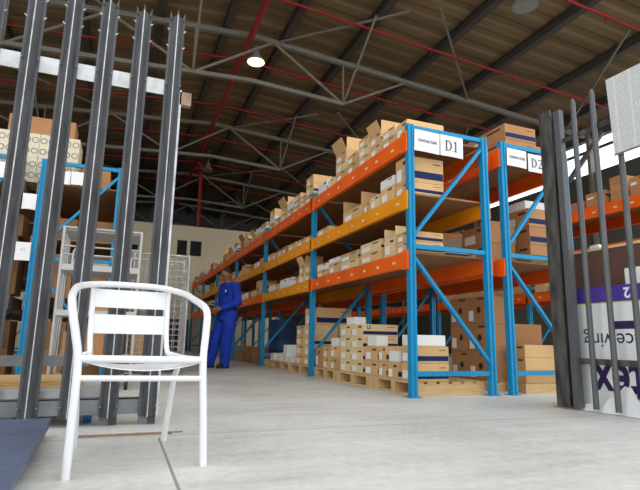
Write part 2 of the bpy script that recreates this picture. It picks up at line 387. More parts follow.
def bay_light(x, y, z, label, on=True):
    root = thing('bay_light', label, 'lamp', (x,y,z), 0, 'high bay lamps')
    MB().tube([(0,0,0.0),(0,0,0.06),(0,0,0.2),(0,0,0.3)], [0.25,0.22,0.10,0.08], K['steel'], 20).build('reflector', root)
    MB().tube([(0,0,0.3),(0,0,0.42)], 0.07, K['railg'], 12).build('housing', root)
    MB().tube([(0,0,0.42),(0,0,roof_z(x)-z-0.02)], 0.015, K['railg'], 6).build('suspension_rod', root)
    MB().disc((0,0,-0.01), (0,0,-1), 0.22, K['glow'] if on else K['steel'], 20).build('lens', root)
    if on:
        ld = bpy.data.lights.new('lamp_light', 'SPOT'); ld.energy = LAMP_W; ld.color = (1.0, 0.9, 0.72); ld.spot_size = math.radians(150); ld.spot_blend = 0.6; ld.shadow_soft_size = 0.2
        lo = bpy.data.objects.new('lamp_light', ld); C.objects.link(lo); lo.parent = root; lo.location = (0,0,-0.04)
bay_light(2.78, 12.23, 7.78, 'lit high bay lamp glowing yellow below the roof ridge')
bay_light(6.9, 6.9, 7.05, 'unlit silver dome high bay lamp above the D1 and D2 racks', on=False)
bay_light(3.0, 21.6, 7.7, 'high bay lamp by the red riser above the office wall', on=False)
bay_light(-6.0, 13.5, 7.5, 'added high bay lamp, out of view, lighting the racks behind the palisade gate')  # added lamp out of view, brightens the left side
bay_light(8.4, 15.5, 7.2, 'added fill-light high bay lamp far inside above the rack tops')  # added lamp, brightens the deep interior

# ------------------------------------------------------------------ pallet racks
BAY = 2.7
TOPS = (1.35, 1.945, 2.56); BH = (0.145, 0.15, 0.17); DK = 0.02
def post_mb(h):
    mb = MB()
    prof = [(-.033,-.033),(-.013,-.033),(-.009,-.022),(.009,-.022),(.013,-.033),(.033,-.033),(.033,.033),(.013,.033),(.009,.022),(-.009,.022),(-.013,.033),(-.033,.033)]
    return mb.prism(prof, 0.0, h, K['blue'])
def rack(label, x0, x1, y0, nb, tops=TOPS, beam_mats=None, h=2.66, stickers=True, levels=(0,1,2)):
    root = thing('pallet_rack', label, 'rack', (x0, y0, 0))
    W = x1-x0; px0, px1 = 0.04, W-0.04
    pm = post_mb(h).mesh('post'); foot = MB().box((-.06,-.055,0), (.06,.055,.008), K['blue']).mesh('foot_plate')
    for k in range(nb+1):
        fr = bpy.data.objects.new('upright_frame', None); C.objects.link(fr); fr.parent = root; fr.location = (0, k*BAY, 0)
        for px in (px0, px1):
            p = bpy.data.objects.new('post', pm); C.objects.link(p); p.parent = fr; p.location = (px, 0, 0)
            q = bpy.data.objects.new('foot_plate', foot); C.objects.link(q); q.parent = fr; q.location = (px, 0, 0)
        for z in (0.21, 1.41, h-0.03):
            MB().box((px0+.034,-.02,z-.022), (px1-.034,.02,z+.022), K['blue']).build('horizontal_brace', fr)
        A_, B_ = (1.30, 0.32) if k == 0 else (0.32, 1.30)
        C_, D_ = (1.52, 2.53) if k == 0 else (2.53, 1.52)
        MB().bar((px0+.03,0,A_), (px1-.03,0,B_), 0.03, 0.045, K['blue'], up=(0,1,0)).build('diagonal_brace', fr)
        MB().bar((px0+.03,0,C_), (px1-.03,0,D_), 0.03, 0.045, K['blue'], up=(0,1,0)).build('diagonal_brace', fr)
    for bb in range(nb):
        for lv, (zt, bh) in enumerate(zip(tops, BH)):
            if lv not in levels: continue
            mt = (beam_mats[min(bb, len(beam_mats)-1)][lv] if beam_mats else ('orange','amber','orange')[lv])
            for side, px in enumerate((px0, px1)):
                s_ = -1 if side == 0 else 1
                xa, xb_ = sorted((px + s_*0.045, px - s_*0.005))
                mb = MB()
                ya, yb = bb*BAY+0.036, (bb+1)*BAY-0.036
                mb.box((xa,ya,zt-bh), (xb_,yb,zt), K[mt])
                # end plates hooked on the posts
                for e in (ya, yb):
                    xp = sorted((px+s_*0.052, px+s_*0.038))
                    mb.box((xp[0], e-0.055, zt-bh-0.02), (xp[1], e+0.055, zt+0.02), K[mt])
                be = mb.build('beam', root)
                if stickers and side == 0 and bb < 3:
                    random.seed(bb*7+lv)
                    for j in range(7):
                        y = ya+0.15+j*0.36+random.uniform(-.06,.06)
                        MB().box((xa-0.0015, y, zt-bh*0.62), (xa, y+0.055, zt-bh*0.62+0.024), K['ringb']).build('location_label', be)
            MB().box((0.05, bb*BAY+0.04, zt), (W-0.05, (bb+1)*BAY-0.04, zt+DK), K['deck']).build('shelf_deck', root)
    return root
BMAT = [('orange','amber','orange'), ('amber','amber','orange'), ('orange','amber','orange')]
X1a, X1b, X2a, X2b = 2.51, 3.49, 3.66, 4.62
RY = 4.165
rack('blue and orange pallet rack under the D1 sign, full of cartons', X1a, X1b, RY, 6, beam_mats=BMAT)
rack('blue and orange pallet rack under the D2 sign, behind the D1 rack', X2a, X2b, RY, 6, beam_mats=[('orange','orange','orange')], levels=(0,2))
rack('pallet rack with orange beams seen through the open gate leaf bars', 6.5, 7.46, RY, 4, beam_mats=[('orange','orange','orange')])
LT = (0.95, 1.66, 2.36)
RLY = 6.88
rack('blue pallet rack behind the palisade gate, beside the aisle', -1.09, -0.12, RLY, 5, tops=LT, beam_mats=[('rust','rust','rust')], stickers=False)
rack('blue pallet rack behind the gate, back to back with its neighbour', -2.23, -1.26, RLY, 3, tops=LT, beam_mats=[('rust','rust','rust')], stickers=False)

# ------------------------------------------------------------------ rack signs
def sheet(label, cen, wx, hz, parent=None, tilt=0.0, bend=0.006):
    mb = MB(); n = 6; vs = []
    for j in (0, 1):
        for i in range(n+1):
            x = -wx/2 + wx*i/n; z = -hz/2 if j == 0 else hz/2
            y = -bend*math.sin(PI*i/n) if j == 0 else 0
            vs.append((x, y, z))
    fr = [(i, i+1, n+2+i, n+1+i) for i in range(n)]
    mb.add(vs, fr, K['sticker']); mb.add([(x, y+0.002, z) for x, y, z in vs], [f[::-1] for f in fr], K['sticker'])
    o = mb.build('paper', None)
    root = thing('paper_sign', label, 'sign', cen); o.parent = root; root.rotation_euler = (0, tilt, 0)
    return root
def glyph(polys, mt, parent, loc, s):
    cu = bpy.data.curves.new('g', 'CURVE'); cu.dimensions = '2D'; cu.fill_mode = 'BOTH'; cu.extrude = 0.0004
    for P in polys:
        sp = cu.splines.new('POLY'); sp.points.add(len(P)-1); sp.use_cyclic_u = True
        for q, p in zip(sp.points, P): q.co = (p[0]*s, p[1]*s, 0, 1)
    t = bpy.data.objects.new('g', cu); C.objects.link(t); dg = bpy.context.evaluated_depsgraph_get()
    me = bpy.data.meshes.new_from_object(t.evaluated_get(dg)); bpy.data.objects.remove(t)
    me.materials.clear(); me.materials.append(mt); me.name = 'lettering'
    R = Matrix(((1,0,0),(0,0,-1),(0,1,0))).to_4x4(); R.translation = loc; me.transform(R)
    o = bpy.data.objects.new('lettering', me); C.objects.link(o); o.parent = parent; return o
def arc(cx, cy, rx, ry, t0, t1, n=14): return [(cx+rx*math.cos(math.radians(t0+(t1-t0)*i/n)), cy+ry*math.sin(math.radians(t0+(t1-t0)*i/n))) for i in range(n+1)]
gD = [[(0,0),(0.3,0)] + arc(0.30,0.5,0.42,0.5,-90,90) + [(0,1),(0,0.95),(0.1,0.95),(0.1,0.05),(0,0.05)], [(0.22,0.06),(0.22,0.94)] + arc(0.28,0.5,0.31,0.44,90,-90)]
g1 = [[(0.05,0),(0.5,0),(0.5,0.05),(0.34,0.05),(0.34,1),(0.28,1),(0.03,0.86),(0.05,0.82),(0.22,0.88),(0.22,0.05),(0.05,0.05)]]
g2 = [[(0,0),(0.6,0),(0.66,0.22),(0.61,0.22),(0.55,0.12),(0.17,0.12)] + arc(0.3,0.72,0.30,0.28,-38,160,12) + [(0.05,0.80)] + arc(0.3,0.72,0.18,0.21,150,-45,12)]
SIGNY = RY-0.045
def contact_sign(label, x, z, w, h, tilt, shift):
    s = sheet(label, (x, SIGNY, z), w, h, tilt=tilt)
    text_obj('lettering', 'CONTACTORS', 0.040, K['ink'], s, (shift, -0.009, 0.0), (1,0,0), (0,0,1), sx=0.82, bold=0.0008)
contact_sign('white paper sign reading CONTACTORS on the D1 rack frame', 2.728, 2.488, 0.295, 0.225, 0.03, 0.0)
contact_sign('white paper sign reading CONTACTORS on the D2 rack frame', 3.868, 2.488, 0.265, 0.20, 0.03, 0.0)
s = sheet('white paper sign reading D1 hanging on the blue rack frame', (3.022, SIGNY-0.003, 2.483), 0.275, 0.225, tilt=0.02)
glyph(gD, K['ink'], s, (-0.085, -0.0085, -0.055), 0.112); glyph(g1, K['ink'], s, (0.012, -0.0085, -0.055), 0.112)
s = sheet('white paper sign reading D2 beside the black gate post', (4.155, SIGNY-0.003, 2.462), 0.265, 0.205, tilt=0.02)
glyph(gD, K['ink'], s, (-0.095, -0.0085, -0.052), 0.105); glyph(g2, K['ink'], s, (-0.005, -0.0085, -0.052), 0.105)
# sheets on the rack behind the palisade gate
SY2 = RLY-0.045
for lb, x, z, w_, h_ in (('blank white sheet taped under the blue rail behind the gate', -0.84, 2.44, 0.19, 0.17),
                         ('white paper sheet with a torn corner, right of a blank sheet behind gate', -0.65, 2.45, 0.17, 0.17),
                         ('white sheet pinned high on the rack behind the leftmost gate pales', -1.56, 2.45, 0.20, 0.20)):
    sheet(lb, (x, SY2, z), w_, h_)
sheet('curled white sheet hanging from a blue rack post behind the gate', (-1.16, SY2, 2.09), 0.15, 0.2, bend=0.03)
s = sheet('white card with faint print on the blue post behind the gate', (-1.16, SY2-0.01, 1.475), 0.16, 0.22)
text_obj('lettering', 'A A', 0.03, K['barg'], s, (0,-0.008,0.02), (1,0,0), (0,0,1))

# ------------------------------------------------------------------ cartons
def carton(label, lo, size, style='plain', board='kraft', group=None, rz=0.0, detail=True, openf=False, sides='L', name='carton', cat='box', logo=False):
    """lo = corner nearest the aisle and the camera; size = (x, y, z)"""
    W, D, H = size; bm = K[board]
    cx, cy = lo[0]+W/2, lo[1]+D/2
    x0, x1, y0, y1 = -W/2, W/2, -D/2, D/2
    mb = MB(); e = 0.0012
    if openf:
        t = 0.006
        mb.box((x0,y0,0), (x1,y1,H), bm, skip=('top',)); mb.box((x0+t,y0+t,H-0.03), (x1-t,y1-t,H-0.028), K['inside'])
        mb.add([(x0,y0,H),(x1,y0,H),(x1,y1,H),(x0,y1,H),(x0+t,y0+t,H),(x1-t,y0+t,H),(x1-t,y1-t,H),(x0+t,y1-t,H)], [(0,1,5,4),(1,2,6,5),(2,3,7,6),(3,0,4,7)], bm)
    else:
        q = 0.0045; vs = []
        for z_, k_ in ((0, q), (q, 0), (H-q, 0), (H, q)): vs += [(x0+k_,y0+k_,z_),(x1-k_,y0+k_,z_),(x1-k_,y1-k_,z_),(x0+k_,y1-k_,z_)]
        fs = [(3,2,1,0),(12,13,14,15)] + [(4*r+i, 4*r+(i+1)%4, 4*r+4+(i+1)%4, 4*r+4+i) for r in range(3) for i in range(4)]
        mb.add(vs, fs, bm)
    if style in ('navy', 'ls'):
        b0, b1 = H*0.16, H*0.44
        mb.add([(x0+.004,y0-e,b0),(x1-.004,y0-e,b0),(x1-.004,y0-e,b1),(x0+.004,y0-e,b1)], [(0,1,2,3)], K['navy'])
        mb.add([(x1-W*.30,y0-e,H*.76),(x1-W*.08,y0-e,H*.76),(x1-W*.08,y0-e,H*.80),(x1-W*.30,y0-e,H*.80)], [(0,1,2,3)], K['ink'])
        mb.add([(x0-e,y0+D*.40,H*.70),(x0-e,y0+D*.10,H*.70),(x0-e,y0+D*.10,H*.84),(x0-e,y0+D*.40,H*.84)], [(0,1,2,3)], K['ink'])
        mb.add([(x0-e,y1-D*.08,H*.12),(x0-e,y1-D*.42,H*.12),(x0-e,y1-D*.42,H*.40),(x0-e,y1-D*.08,H*.40)], [(0,1,2,3)], K['sticker'])
    if style == 'hole':
        mb.disc((x0-e, y0+D*.40, H*0.50), (-1,0,0), 0.036, K['dark'], 14)
        mb.add([(x0-e,y1-D*.06,H*.10),(x0-e,y1-D*.32,H*.10),(x0-e,y1-D*.32,H*.48),(x0-e,y1-D*.06,H*.48)], [(0,1,2,3)], K['sticker'])
        mb.add([(x0-e,y0+D*.45,H*.86),(x0-e,y0+D*.10,H*.86),(x0-e,y0+D*.10,H*.93),(x0-e,y0+D*.45,H*.93)], [(0,1,2,3)], K['ink'])
    if style == 'plain' and detail:
        mb.add([(x0-e,y0+D*.45,H*.72),(x0-e,y0+D*.15,H*.72),(x0-e,y0+D*.15,H*.85),(x0-e,y0+D*.45,H*.85)], [(0,1,2,3)], K['ink'])
    if style == 'tapeband':
        mb.add([(x0,y0-e,H*.12),(x1,y0-e,H*.12),(x1,y0-e,H*.24),(x0,y0-e,H*.24)], [(0,1,2,3)], K['navy'])
    if style == 'ring':
        for i in range(5):
            for j in range(2):
                mb.disc((x0+W*(i+.5)/5, y0-e, H*(0.28+0.45*j)), (0,-1,0), 0.040, K['railg'] if (i+j) % 3 else K['barg'], 16, 0.029)
    if not openf:
        mb.add([(x0,-.025,H+e),(x1,-.025,H+e),(x1,.025,H+e),(x0,.025,H+e)], [(0,1,2,3)], K['tape'] if board != 'whiteb' else K['whiteb'])
    if not (detail or openf or logo):
        o = mb.build(name, None, (cx, cy, lo[2]), (0,0,rz)); return tag(o, label, cat, group)
    root = thing(name, label, cat, (cx, cy, lo[2]), rz, group)
    mb.build('carton_body', root)
    if detail and board != 'whiteb':
        ya = y0+D*0.52
        MB().box((x0-.0016, ya, H*.14), (x0-.0004, ya+D*.38, H*.58), K['sticker']).build('shipping_label', root)
    if logo:
        text_obj('printed_logo', 'LS', H*0.42, K['ink'], root, (x0+W*.17, y0-.0014, H*.74), (1,0,0), (0,0,1), bold=0.002)
    if openf:
        fl = min(D, W)*0.48
        for k, (px, py, dx, dy, L, tilt) in enumerate(((0,y1,0,1,W,0.9), (0,y0,0,-1,W,0.15), (x0,0,-1,0,D,0.45), (x1,0,1,0,D,0.7))):
            if (hash((round(lo[0]*100), round(lo[1]*100))) + k) % 4 == 0 and k > 1: continue
            out = Vector((dx,dy,0)); side = Vector((-dy,dx,0)); dn = (out*math.cos(tilt) + Vector((0,0,1))*math.sin(tilt))
            if k == 0: dn = (out*0.02 + Vector((0,0,1)))
            if k == 1: dn = (out*0.03 + Vector((0,0,1)))
            if k == 2 and lo[0] > 0: dn = (out*0.45 + Vector((0,0,1))*0.9)
            nrm = side.cross(dn).normalized(); p = Vector((px,py,H))
            MB().obox(p+dn*fl/2, (side, dn, nrm), (L/2-.004, fl/2, .002), bm).build('flap', root)
    return root

def stack_words(n, i):
    if n == 1: return ''
    return {2: ('lower', 'upper'), 3: ('bottom', 'middle', 'top'), 4: ('bottom', 'second lowest', 'third lowest', 'top'), 5: ('bottom','second lowest','middle','fourth lowest','top')}[n][i]
def stack(rackname, shelf, bay, pos, x, y, z, w, d, hs, styles, boards, openf=False, detail=True, gap=0.0, logo=False, adj=None, dxs=None):
    zz = z
    for i, h in enumerate(hs):
        st = styles[i % len(styles)]; bo = boards[i % len(boards)]
        lw = stack_words(len(hs), i); op = openf and i == len(hs)-1
        colw = {'kraft': 'kraft', 'brown': 'brown', 'cream': 'pale', 'whiteb': 'white'}[bo]
        what = ('open-flapped ' if op else '') + colw + ' carton' + (' with navy band' if st in ('navy','ls') else '')
        where = '%s, %s shelf, %s bay' % (rackname, shelf, bay)
        lb = what + (', %s in' % lw if lw else ',') + ' %s stack, ' % pos + where
        dx = dxs[i] if dxs else 0
        carton(lb, (x+dx, y, zz), (w, d, h), st, bo, 'cartons on the %s rack' % rackname, openf=op, detail=detail, logo=logo and st == 'ls')
        zz += h + 0.001
XF = X1a+0.05
T1, T2, T3 = [t+DK+0.001 for t in (TOPS[2], TOPS[1], TOPS[0])]
# D1, first bay
b1 = [ # shelf, z, list of (y0, y1, heights, styles, boards, open, width)
 ('top', T1, [(4.22,4.44,(0.17,),('plain',),('kraft',),False,0.44), (4.47,4.75,(0.11,0.10),('plain',),('kraft','cream'),False,0.36), (4.79,5.05,(0.14,0.13),('plain','navy'),('kraft',),True,0.36),
   (5.08,5.36,(0.115,0.115,0.115),('plain',),('kraft','cream','kraft'),False,0.36), (5.42,5.70,(0.13,0.12),('plain',),('kraft',),False,0.34), (5.74,6.08,(0.13,0.13,0.13),('plain',),('kraft','cream','kraft'),True,0.36),
   (6.14,6.36,(0.13,),('plain',),('cream',),False,0.3), (6.40,6.74,(0.17,),('navy',),('whiteb',),False,0.3)]),
 ('middle', T2, [(4.22,4.46,(0.12,0.27),('navy','navy'),('kraft','kraft'),False,0.42), (4.50,4.80,(0.17,0.10),('plain','plain'),('kraft','whiteb'),False,0.34), (4.83,5.05,(0.15,),('plain',),('cream',),False,0.3), (5.07,5.22,(0.13,),('navy',),('kraft',),False,0.3),
   (5.30,5.82,(0.14,),('plain',),('kraft',),True,0.34), (6.30,6.75,(0.09,),('plain',),('kraft',),False,0.36)]),
 ('bottom', T3, [(4.22,4.45,(0.105,0.105),('navy',),('kraft','kraft'),False,0.40), (4.49,4.72,(0.20,),('plain',),('cream',),True,0.3), (4.80,5.30,(0.115,0.115),('plain','ls'),('kraft','cream'),False,0.34), (5.37,5.88,(0.10,0.10),('plain','navy'),('cream','kraft'),False,0.32),
   (5.95,6.28,(0.14,0.06),('plain',),('kraft','whiteb'),False,0.28), (6.36,6.72,(0.09,0.085),('plain',),('kraft','whiteb'),False,0.3)]),
]
for sh, z, L_ in b1:
    for i, (y0, y1, hs, st, bo, op, w_) in enumerate(L_):
        stack('D1', sh, 'nearest', ORD[i+1], XF, y0, z, w_, y1-y0, hs, st, bo, openf=op, logo=True)
# second cartons beside the front ones, seen through the frame
carton('flat kraft carton lying behind the frame on D1 bottom shelf', (3.02, 4.28, T3), (0.30, 0.5, 0.07), 'navy', 'kraft', 'cartons on the D1 rack', detail=False)
# D1, further bays
def fill(rackname, x, y0, shelves, nb, start, seed, wmax=0.36, small=1.0, mirror=False, dl=3, dens=1.0, sparse=False, brown=False):
    rnd = random.Random(seed)
    for b_ in range(start, nb):
        for sh, z in shelves:
            y = y0 + b_*BAY + 0.10; i = 0; end = y0+(b_+1)*BAY-0.12
            while y < end-0.22 and i < 9:
                d = rnd.uniform(0.24, 0.44)*(1.0 if b_ < 3 else 1.25)*(1/dens)
                if y+d > end: d = end-y
                n = rnd.choice((1,1,2,2,3)) if sh == 'top' else rnd.choice((1,1,2))
                h = rnd.uniform(0.09, 0.15)
                if sh != 'top' and n*h > 0.34: n = 2
                if sparse and rnd.random() < 0.3: y += d; continue
                i += 1
                bo = rnd.choice((('kraft',), ('kraft','cream'), ('brown',), ('kraft',), ('cream','kraft'), ('whiteb',) if n == 1 else ('kraft','whiteb')))
                if brown: bo = ('whiteb',) if rnd.random() < 0.18 else ('brown',)
                st = rnd.choice((('plain',), ('plain','navy'), ('plain',)))
                op = rnd.random() < 0.14 and b_ < 4
                w_ = rnd.uniform(0.28, wmax)
                stack(rackname, sh, ORD[b_+1], ORD[i], x if not mirror else x-w_, y, z, w_, d-0.015, [h*rnd.uniform(.9,1.1) for _ in range(n)], st, bo, openf=op, detail=(b_ < dl))
                y += d + rnd.choice((0.0, 0.0, 0.02, 0.08))
fill('D1', XF, RY, (('top', T1), ('middle', T2), ('bottom', T3)), 6, 1, 11, dl=2)
# a large open carton standing out on the bottom shelf of the third bay, as by the worker
carton('large brown carton with navy stripe beyond the second D1 post', (XF+0.42, 7.75, T3), (0.50, 0.42, 0.34), 'navy', 'brown', 'cartons on the D1 rack')

# pallets and floor-level cartons
def pallet(label, x, y, w_, d, h=0.13):
    root = thing('wooden_pallet', label, 'pallet', (x, y, 0), 0, 'pallets under the racks')
    n = 6
    for i in range(n):
        xx = i*(w_-0.10)/(n-1); MB().box((xx, 0, h-0.02), (xx+0.10, d, h), K['pine']).build('top_board', root)
    for yy in (0, d/2-0.045, d-0.09): MB().box((0.0, yy, 0.0), (w_, yy+0.09, h-0.0205), K['pine']).build('bearer', root)
    for xx in (0, w_-0.09): MB().box((xx, 0.091, 0.0), (xx+0.09, d/2-0.046, 0.017), K['pine']).build('bottom_board', root)
    for xx in (0, w_-0.09): MB().box((xx, d/2+0.046, 0.0), (xx+0.09, d-0.091, 0.017), K['pine']).build('bottom_board', root)
PZ = 0.131
pallet('pine pallet nearest the D1 post, under banded cartons', X1a+0.10, 4.235, 0.80, 0.82)
pallet('pine pallet second from the D1 post, under LS cartons', X1a+0.06, 5.08, 0.86, 0.92)
pallet('pine pallet third from the D1 post, under small brown cartons', X1a+0.06, 6.03, 0.86, 0.76)
pallet('pine pallet beyond the second D1 post, under tall stacked cartons', X1a+0.06, 6.94, 0.86, 0.95)
pallet('pine pallet with a few white boxes beyond the tall stack', X1a+0.06, 7.93, 0.86, 1.0)
pallet('farthest pine pallet of the D1 floor row', X1a+0.06, 8.98, 0.86, 0.5)
def floor_stack(pos, x, y, w_, d, hs, st, bo, logo=False, op=False, rk='D1'):
    zz = PZ
    for i, h in enumerate(hs):
        lw = stack_words(len(hs), i); colw = {'kraft': 'kraft', 'brown': 'brown', 'cream': 'pale', 'whiteb': 'white'}[bo[i % len(bo)]]
        s_ = st[i % len(st)]
        lb = ('open ' if op and i == len(hs)-1 else '') + colw + ' carton' + (' with navy band' if s_ in ('navy','ls') else '') + (', %s of' % lw if lw else ',') + ' floor stack ' + pos
        carton(lb, (x, y, zz), (w_, d, h), s_, bo[i % len(bo)], 'cartons on the floor pallets', logo=logo and s_ == 'ls', openf=op and i == len(hs)-1)
        zz += h+0.001
    return zz
FX = X1a+0.10
z = floor_stack('right behind the D1 post', FX+0.03, 4.24, 0.36, 0.28, (0.165,0.165), ('navy',), ('kraft',))
carton('white shrink-wrapped box on top of the front navy-banded cartons', (FX+0.04, 4.26, z), (0.33, 0.26, 0.105), 'plain', 'whiteb', 'white boxes on the floor cartons', detail=False)
z = floor_stack('second from the D1 post', FX, 4.55, 0.30, 0.20, (0.165,), ('navy',), ('kraft',))
carton('small white box, nearest of the white boxes on single cartons', (FX+0.01, 4.56, z), (0.17, 0.18, 0.11), 'plain', 'whiteb', 'white boxes on the floor cartons', detail=False)
z = floor_stack('third from the D1 post', FX, 4.79, 0.30, 0.16, (0.16,0.16), ('navy',), ('kraft',))
z = floor_stack('third row back beside LS cartons', FX, 4.98, 0.32, 0.30, (0.155,0.16), ('navy',), ('kraft',))
carton('small white box on the banded cartons right of the LS block', (FX+0.01, 5.02, z), (0.14, 0.22, 0.11), 'plain', 'whiteb', 'white boxes on the floor cartons', detail=False)
for k, (yy, nm) in enumerate(((5.34, 'nearest column of the LS block'), (5.67, 'farther column of the LS block'))):
    z = floor_stack(nm, FX, yy, 0.46 if k == 0 else 0.44, 0.31, (0.14,0.14,0.14,0.14), ('ls','ls','ls','ls'), ('cream',), logo=(k == 0))
carton('small white box sitting on top of the LS carton block', (FX+0.02, 5.60, z), (0.15, 0.24, 0.09), 'plain', 'whiteb', 'white boxes on the floor cartons', detail=False)
z = floor_stack('beside the far LS column', FX, 6.06, 0.34, 0.24, (0.15,0.15), ('plain',), ('kraft',))
carton('small white box on brown cartons left of the LS block', (FX, 6.08, z), (0.20, 0.20, 0.10), 'plain', 'whiteb', 'white boxes on the floor cartons', detail=False)
floor_stack('just before the second D1 post', FX, 6.34, 0.34, 0.22, (0.14,0.14), ('plain',), ('kraft',))
floor_stack('behind the second D1 post', FX-0.02, 6.60, 0.30, 0.20, (0.26,), ('plain',), ('brown',))
for k, (xx, nm) in enumerate(((FX-0.01, 'aisle side of the tall stack'), (FX+0.41, 'inner side of the tall stack'))):
    floor_stack(nm, xx, 6.96, 0.40, 0.36, (0.145,0.145,0.145,0.145), ('navy','plain'), ('kraft','cream'))
    if k == 0: floor_stack(nm + ', second row', xx, 7.34, 0.40, 0.34, (0.145,0.145,0.145,0.145), ('plain',), ('kraft',))
carton('large kraft carton crowning the tall floor stack', (FX+0.06, 7.0, PZ+4*0.146), (0.56, 0.5, 0.26), 'navy', 'kraft', 'cartons on the floor pallets')
for i, (yy, ww, hh) in enumerate(((8.0, 0.2, 0.10), (8.28, 0.24, 0.16), (8.6, 0.22, 0.10), (9.02, 0.24, 0.12))):
    carton('small white box, %s beyond the tall stack' % ORD[i+1], (FX+0.02, yy, PZ), (ww, 0.22, hh), 'plain', 'whiteb', 'white boxes on the far pallets', detail=False)
carton('small white box perched on the second white box on far pallet', (FX+0.03, 8.29, PZ+0.161), (0.2, 0.19, 0.12), 'plain', 'whiteb', 'white boxes on the far pallets', detail=False)
for i, yy in enumerate((9.62, 10.75, 11.3, 12.7, 13.4)):
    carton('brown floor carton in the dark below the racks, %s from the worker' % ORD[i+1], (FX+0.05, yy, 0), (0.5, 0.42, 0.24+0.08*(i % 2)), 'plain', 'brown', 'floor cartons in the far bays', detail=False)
def drum(label, x, y):
    root = thing('storage_drum', label, 'drum', (x, y, 0))
    MB().tube([(0,0,0),(0,0,.02),(0,0,.28),(0,0,.30),(0,0,.32),(0,0,.58),(0,0,.60),(0,0,.62),(0,0,.86)], [.26,.28,.28,.295,.28,.28,.295,.28,.28], K['bluedrum'], 24).build('drum_body', root)
    MB().tube([(0,0,.86),(0,0,.90)], [.29,.285], K['bluedrum'], 24).build('lid', root)
drum('dark blue drum standing under the rack beyond the white boxes', X1a+0.68, 10.35)

# D2 rack contents
floor2 = X2a+0.06
pallet('pine pallet under the brown cartons with hand holes', 3.70, 4.53, 0.80, 0.9, 0.10)
pallet('pine pallet under the long flat cartons by the gate post', 3.93, 4.235, 0.62, 0.28, 0.10)
for j in range(2):
    for i in range(3):
        carton('brown carton with hand hole, %s of the %s column under D2' % (stack_words(3, i), ('nearer', 'farther')[j]), (3.72, 4.54+0.33*j, 0.101+0.307*i), (0.36, 0.325, 0.306), 'hole', 'brown', 'hand-hole cartons under D2', detail=False)
for i in range(3):
    carton('long flat kraft carton, %s of three beside the gate post' % stack_words(3, i), (3.965, 4.26, 0.101+0.131*i), (0.56, 0.24, 0.13), 'plain', 'kraft', 'flat cartons under D2')
carton('big plain brown carton standing behind the long flat cartons', (4.09, 4.55, 0.101), (0.40, 0.5, 0.62), 'plain', 'brown', detail=False)
for i, h in enumerate((0.205, 0.205, 0.205)):
    carton('navy-banded brown carton, %s of the stack on the D2 lowest shelf' % stack_words(3, i), (4.10, 4.24, T3+0.206*i), (0.44, 0.40, h), 'navy', 'brown', 'cartons on the D2 rack')
carton('white carton lying on top of the D2 banded stack', (4.12, 4.3, T3+0.62), (0.36, 0.3, 0.10), 'plain', 'whiteb', detail=False)
for i in range(2):
    carton('brown carton, %s of a pair behind the D2 banded stack' % stack_words(2, i), (3.72, 4.42, T3+0.221*i), (0.34, 0.5, 0.22), 'plain', 'brown', 'cartons on the D2 rack')
for i in range(2):
    carton('navy-banded kraft carton, %s of the pair above the D2 sign' % stack_words(2, i), (3.85, 4.26, T1+0.186*i), (0.44, 0.75, 0.185), 'navy', 'brown', 'cartons on the D2 rack')
carton('flat brown carton beside the banded pair above the D2 sign', (4.30, 4.27, T1), (0.22, 0.5, 0.17), 'plain', 'brown', 'cartons on the D2 rack', detail=False)
fill('D2', X2a+0.06, RY, (('bottom', T3),), 2, 1, 21, dl=0, dens=0.7)
for i, (yy, hh) in enumerate(((4.95, .22), (5.45, .3), (5.95, .2), (6.4, .28))):
    carton('brown carton with navy band, %s deep on D2 bottom shelf' % ORD[i+1], (3.72, yy, T3), (0.44, 0.42, hh), 'navy', 'brown', 'cartons on the D2 rack', detail=False)
    carton('%s carton stacked on the %s deep carton of D2 bottom shelf' % (('white','brown')[i%2], ORD[i+1]), (3.74, yy+.01, T3+hh+.001), (0.40, 0.38, (.16,.24,.2,.26)[i]), 'plain', ('whiteb','brown')[i%2], 'cartons on the D2 rack', detail=False)
# right-hand rack contents
fill('gateside', 6.56, RY, (('top', T1),), 3, 0, 36, dl=0, dens=1.2, brown=True)
fill('gateside', 6.56, RY, (('bottom', T3),), 2, 0, 35, dl=0, dens=0.7)

# rack behind the palisade gate
for j, xx in enumerate((-1.62, -1.155)):
    for i in range(2):
        carton('white carton printed with grey rings, %s %s of four behind the gate' % (('lower','upper')[i], ('left','right')[j]), (xx, RLY+0.12, 2.381+0.321*i), (0.46, 0.45, 0.32), 'ring', 'ringb', 'ring-printed cartons', detail=False)
carton('wide brown carton lying on top of the ring-printed white cartons', (-1.53, RLY+0.14, 3.024), (0.76, 0.40, 0.23), 'plain', 'brown', detail=False)
carton('brown carton lying right of the ring-printed white cartons', (-0.66, RLY+0.3, 2.381), (0.36, 0.45, 0.32), 'plain', 'brown', detail=False)
rnd = random.Random(5)
for rk, xx, wd in (('nearer', -1.02, 0.40), ('rear', -2.08, 0.42)):
    for lv, (zt, sh) in enumerate(((LT[0], 'lower'), (LT[1], 'upper'))):
        for q in range(0 if rk == 'nearer' else 1, 2):
            for n_ in range(2 if sh == 'lower' else 1):
                h = rnd.uniform(0.2, 0.27)
                carton('brown carton, %s %s one on %s shelf of the %s gate rack' % (('lower','stacked')[n_], ('left','right')[q], sh, rk), (xx+q*0.44, RLY+0.10+0.03*n_, zt+DK+0.001+n_*0.272), (wd, 0.42, h if n_ else 0.27), 'plain', 'darkb', 'cartons on the gate racks', detail=False)
    for q in range(0 if rk == 'nearer' else 1, 2):
        for n_ in range(2):
            carton('brown floor carton, %s %s one under the %s gate rack' % (('lower','stacked')[n_], ('left','right')[q], rk), (xx+q*0.44, RLY+0.12, n_*0.331), (wd, 0.45, 0.33), 'plain', 'darkb', 'floor cartons behind the gate', detail=False)

